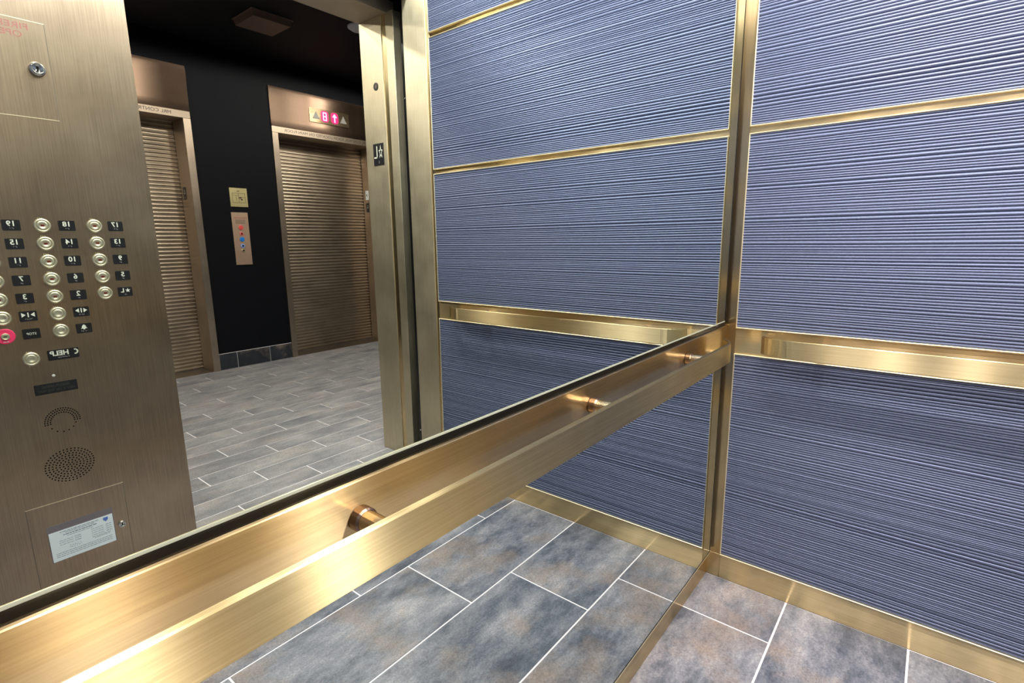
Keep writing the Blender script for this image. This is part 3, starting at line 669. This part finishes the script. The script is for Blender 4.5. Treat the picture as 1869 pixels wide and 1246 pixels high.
poly('arrow', FI, [[(c-0.028, q+0.008), (c+0.028, q+0.008), (c, q+0.042)], rrect(c, q-0.016, 0.014, 0.050)], 0.0076, 0.0084, 'led', ind)
# call station and evacuation plate between the entrances
ev = thing('floor_plan_plate', (0.567, LY, 1.443), 'square brass floor plan plate on the black wall above the call station', 'sign')
M['brass'] = brushed('brass_plate', (0.72, 0.62, 0.32), (0.92, 0.80, 0.44), 0.5, 'z', 0.4)
ep = poly('plate', FL, [rrect(-0.567, 1.524, 0.152, 0.162)], 0.0003, 0.006, 'brass', ev, X)
lines_ = []
def ln(x0, z0, x1, z1, t=0.0022): lines_.append([(-0.567+min(x0, x1)-t/2, 1.524+min(z0, z1)-t/2), (-0.567+max(x0, x1)+t/2, 1.524+min(z0, z1)-t/2), (-0.567+max(x0, x1)+t/2, 1.524+max(z0, z1)+t/2), (-0.567+min(x0, x1)-t/2, 1.524+max(z0, z1)+t/2)])
for a in ((-0.055, -0.045, 0.055, -0.045), (-0.055, 0.035, 0.055, 0.035), (-0.055, -0.045, -0.055, 0.035), (0.055, -0.045, 0.055, 0.035), (0.0, -0.045, 0.0, 0.035), (0.0, 0.018, 0.055, 0.018), (0.022, 0.018, 0.022, -0.03), (-0.055, 0.0, -0.015, 0.0), (-0.028, -0.015, -0.005, -0.015)): ln(*a)
lines_ += [rrect(-0.580, 1.522, 0.022, 0.010), rrect(-0.592, 1.506, 0.014, 0.012), rrect(-0.566, 1.578, 0.020, 0.006)]
poly('plan_drawing', FL, lines_, 0.006, 0.0066, 'darktext', ep)
cs = thing('call_station', (0.557, LY, 0.932), 'tall bronze call station with red and blue key switches on black wall', 'call panel')
M['station'] = brushed('station_bronze', (0.58, 0.41, 0.30), (0.74, 0.54, 0.41), 0.62, 'z', 0.4)
cpp = poly('plate', FL, [rrect(-0.557, 1.163, 0.144, 0.462)], 0.0003, 0.006, 'station', cs, X)
text('lettering', 'FIREFIGHTERS', FL, (-0.557, 1.345), 0.018, 'redtext', cpp, 0.0064)
for z in (1.325, 1.312, 1.300): poly('print_line', FL, [rrect(-0.557, z, 0.085, 0.0035)], 0.006, 0.0064, 'darktext', cpp)
for z, r, mt in ((1.262, 0.021, 'redkey2'), (1.207, 0.017, 'pinkkey'), (1.158, 0.021, 'bluekey'), (1.100, 0.019, 'bluepale'), (1.060, 0.015, 'button')):
    if mt == 'redkey2': M['redkey2'] = plain('coral_key_ring', (0.80, 0.10, 0.10), 0.4)
    k = lathe('key_switch' if z > 1.08 else 'call_button', FL, (-0.557, z), [(r, 0.006), (r*0.95, 0.011), (r*0.5, 0.012), (r*0.45, 0.010)], mt, cs, 20)
    lathe('barrel', FL, (-0.557, z), [(r*0.46, 0.009), (r*0.4, 0.014), (0, 0.014)], {'redkey2': 'redkey2', 'bluekey': 'bluekey'}.get(mt, 'chrome'), k, 14)
# black tile skirting of the lobby
sk = struct(box('baseboard_far', (E1[1]+FWID+0.001, LY, 0), (E2[0]-FWID-0.001, LY+0.004, 0.149), 'grout'), 'dark tile skirting on the black lobby wall between entrances', 'baseboard')
cuts = [E1[1]+FWID+0.001, 0.402, 0.707, E2[0]-FWID-0.001]
for a, b in zip(cuts, cuts[1:]): box('skirting_tile', (a+0.0025, LY+0.001, 0.003), (b-0.0025, LY+0.009, 0.146), 'basetile', sk, 0.0008)
# square ceiling fixture of the lobby, then downlights added out of view
sq = thing('ceiling_fixture', (0.527, -3.64, LC), 'unlit square bronze ceiling fixture in the black lobby ceiling', 'ceiling light')
bm = bmesh.new()
hi = [bm.verts.new((0.527+a*0.150, -3.64+b*0.150, LC-0.002)) for a, b in ((-1, -1), (1, -1), (1, 1), (-1, 1))]
lo = [bm.verts.new((0.527+a*0.140, -3.64+b*0.140, LC-0.045)) for a, b in ((-1, -1), (1, -1), (1, 1), (-1, 1))]
bm.faces.new(hi[::-1]); bm.faces.new(lo)
for k in range(4): bm.faces.new((hi[k], hi[(k+1) % 4], lo[(k+1) % 4], lo[k]))
link('fixture_body', mesh('fixture_body', bm), 'offlens', sq)
box('fixture_rim', (0.527-0.158, -3.64-0.158, LC-0.004), (0.527+0.158, -3.64+0.158, LC-0.0005), 'offlens', sq, 0.001)
for xx, yy in ((-1.3, -2.9), (-0.25, -2.45), (0.55, -2.50), (1.90, -3.20), (1.45, -2.95), (-1.3, -3.9)):
    downlight(xx, yy, LC, LOB_W, LOB_COL, 176, 'added round downlight out of view in the black lobby ceiling', 'added downlights in the lobby ceiling', 0.07, 'baffle')  # unseen lamps added to brighten the lobby floor and transom panels

# pale round disc on the lobby ceiling next to the jamb
dm = thing('ceiling_disc', (1.07, -3.21, LC), 'small pale round disc on the black lobby ceiling beside the landing soffit', 'ceiling fitting')
FC = Fr((1.07, -3.21, LC), (1, 0, 0), (0, -1, 0))
lathe('disc_base', FC, (0, 0), [(0.085, 0.0005), (0.085, 0.010), (0.078, 0.014)], 'baffle', dm, 28, True)
lathe('disc_cover', FC, (0, 0), [(0.078, 0.014), (0.060, 0.026), (0.030, 0.032), (0, 0.033)], 'baffle', dm, 28, True)
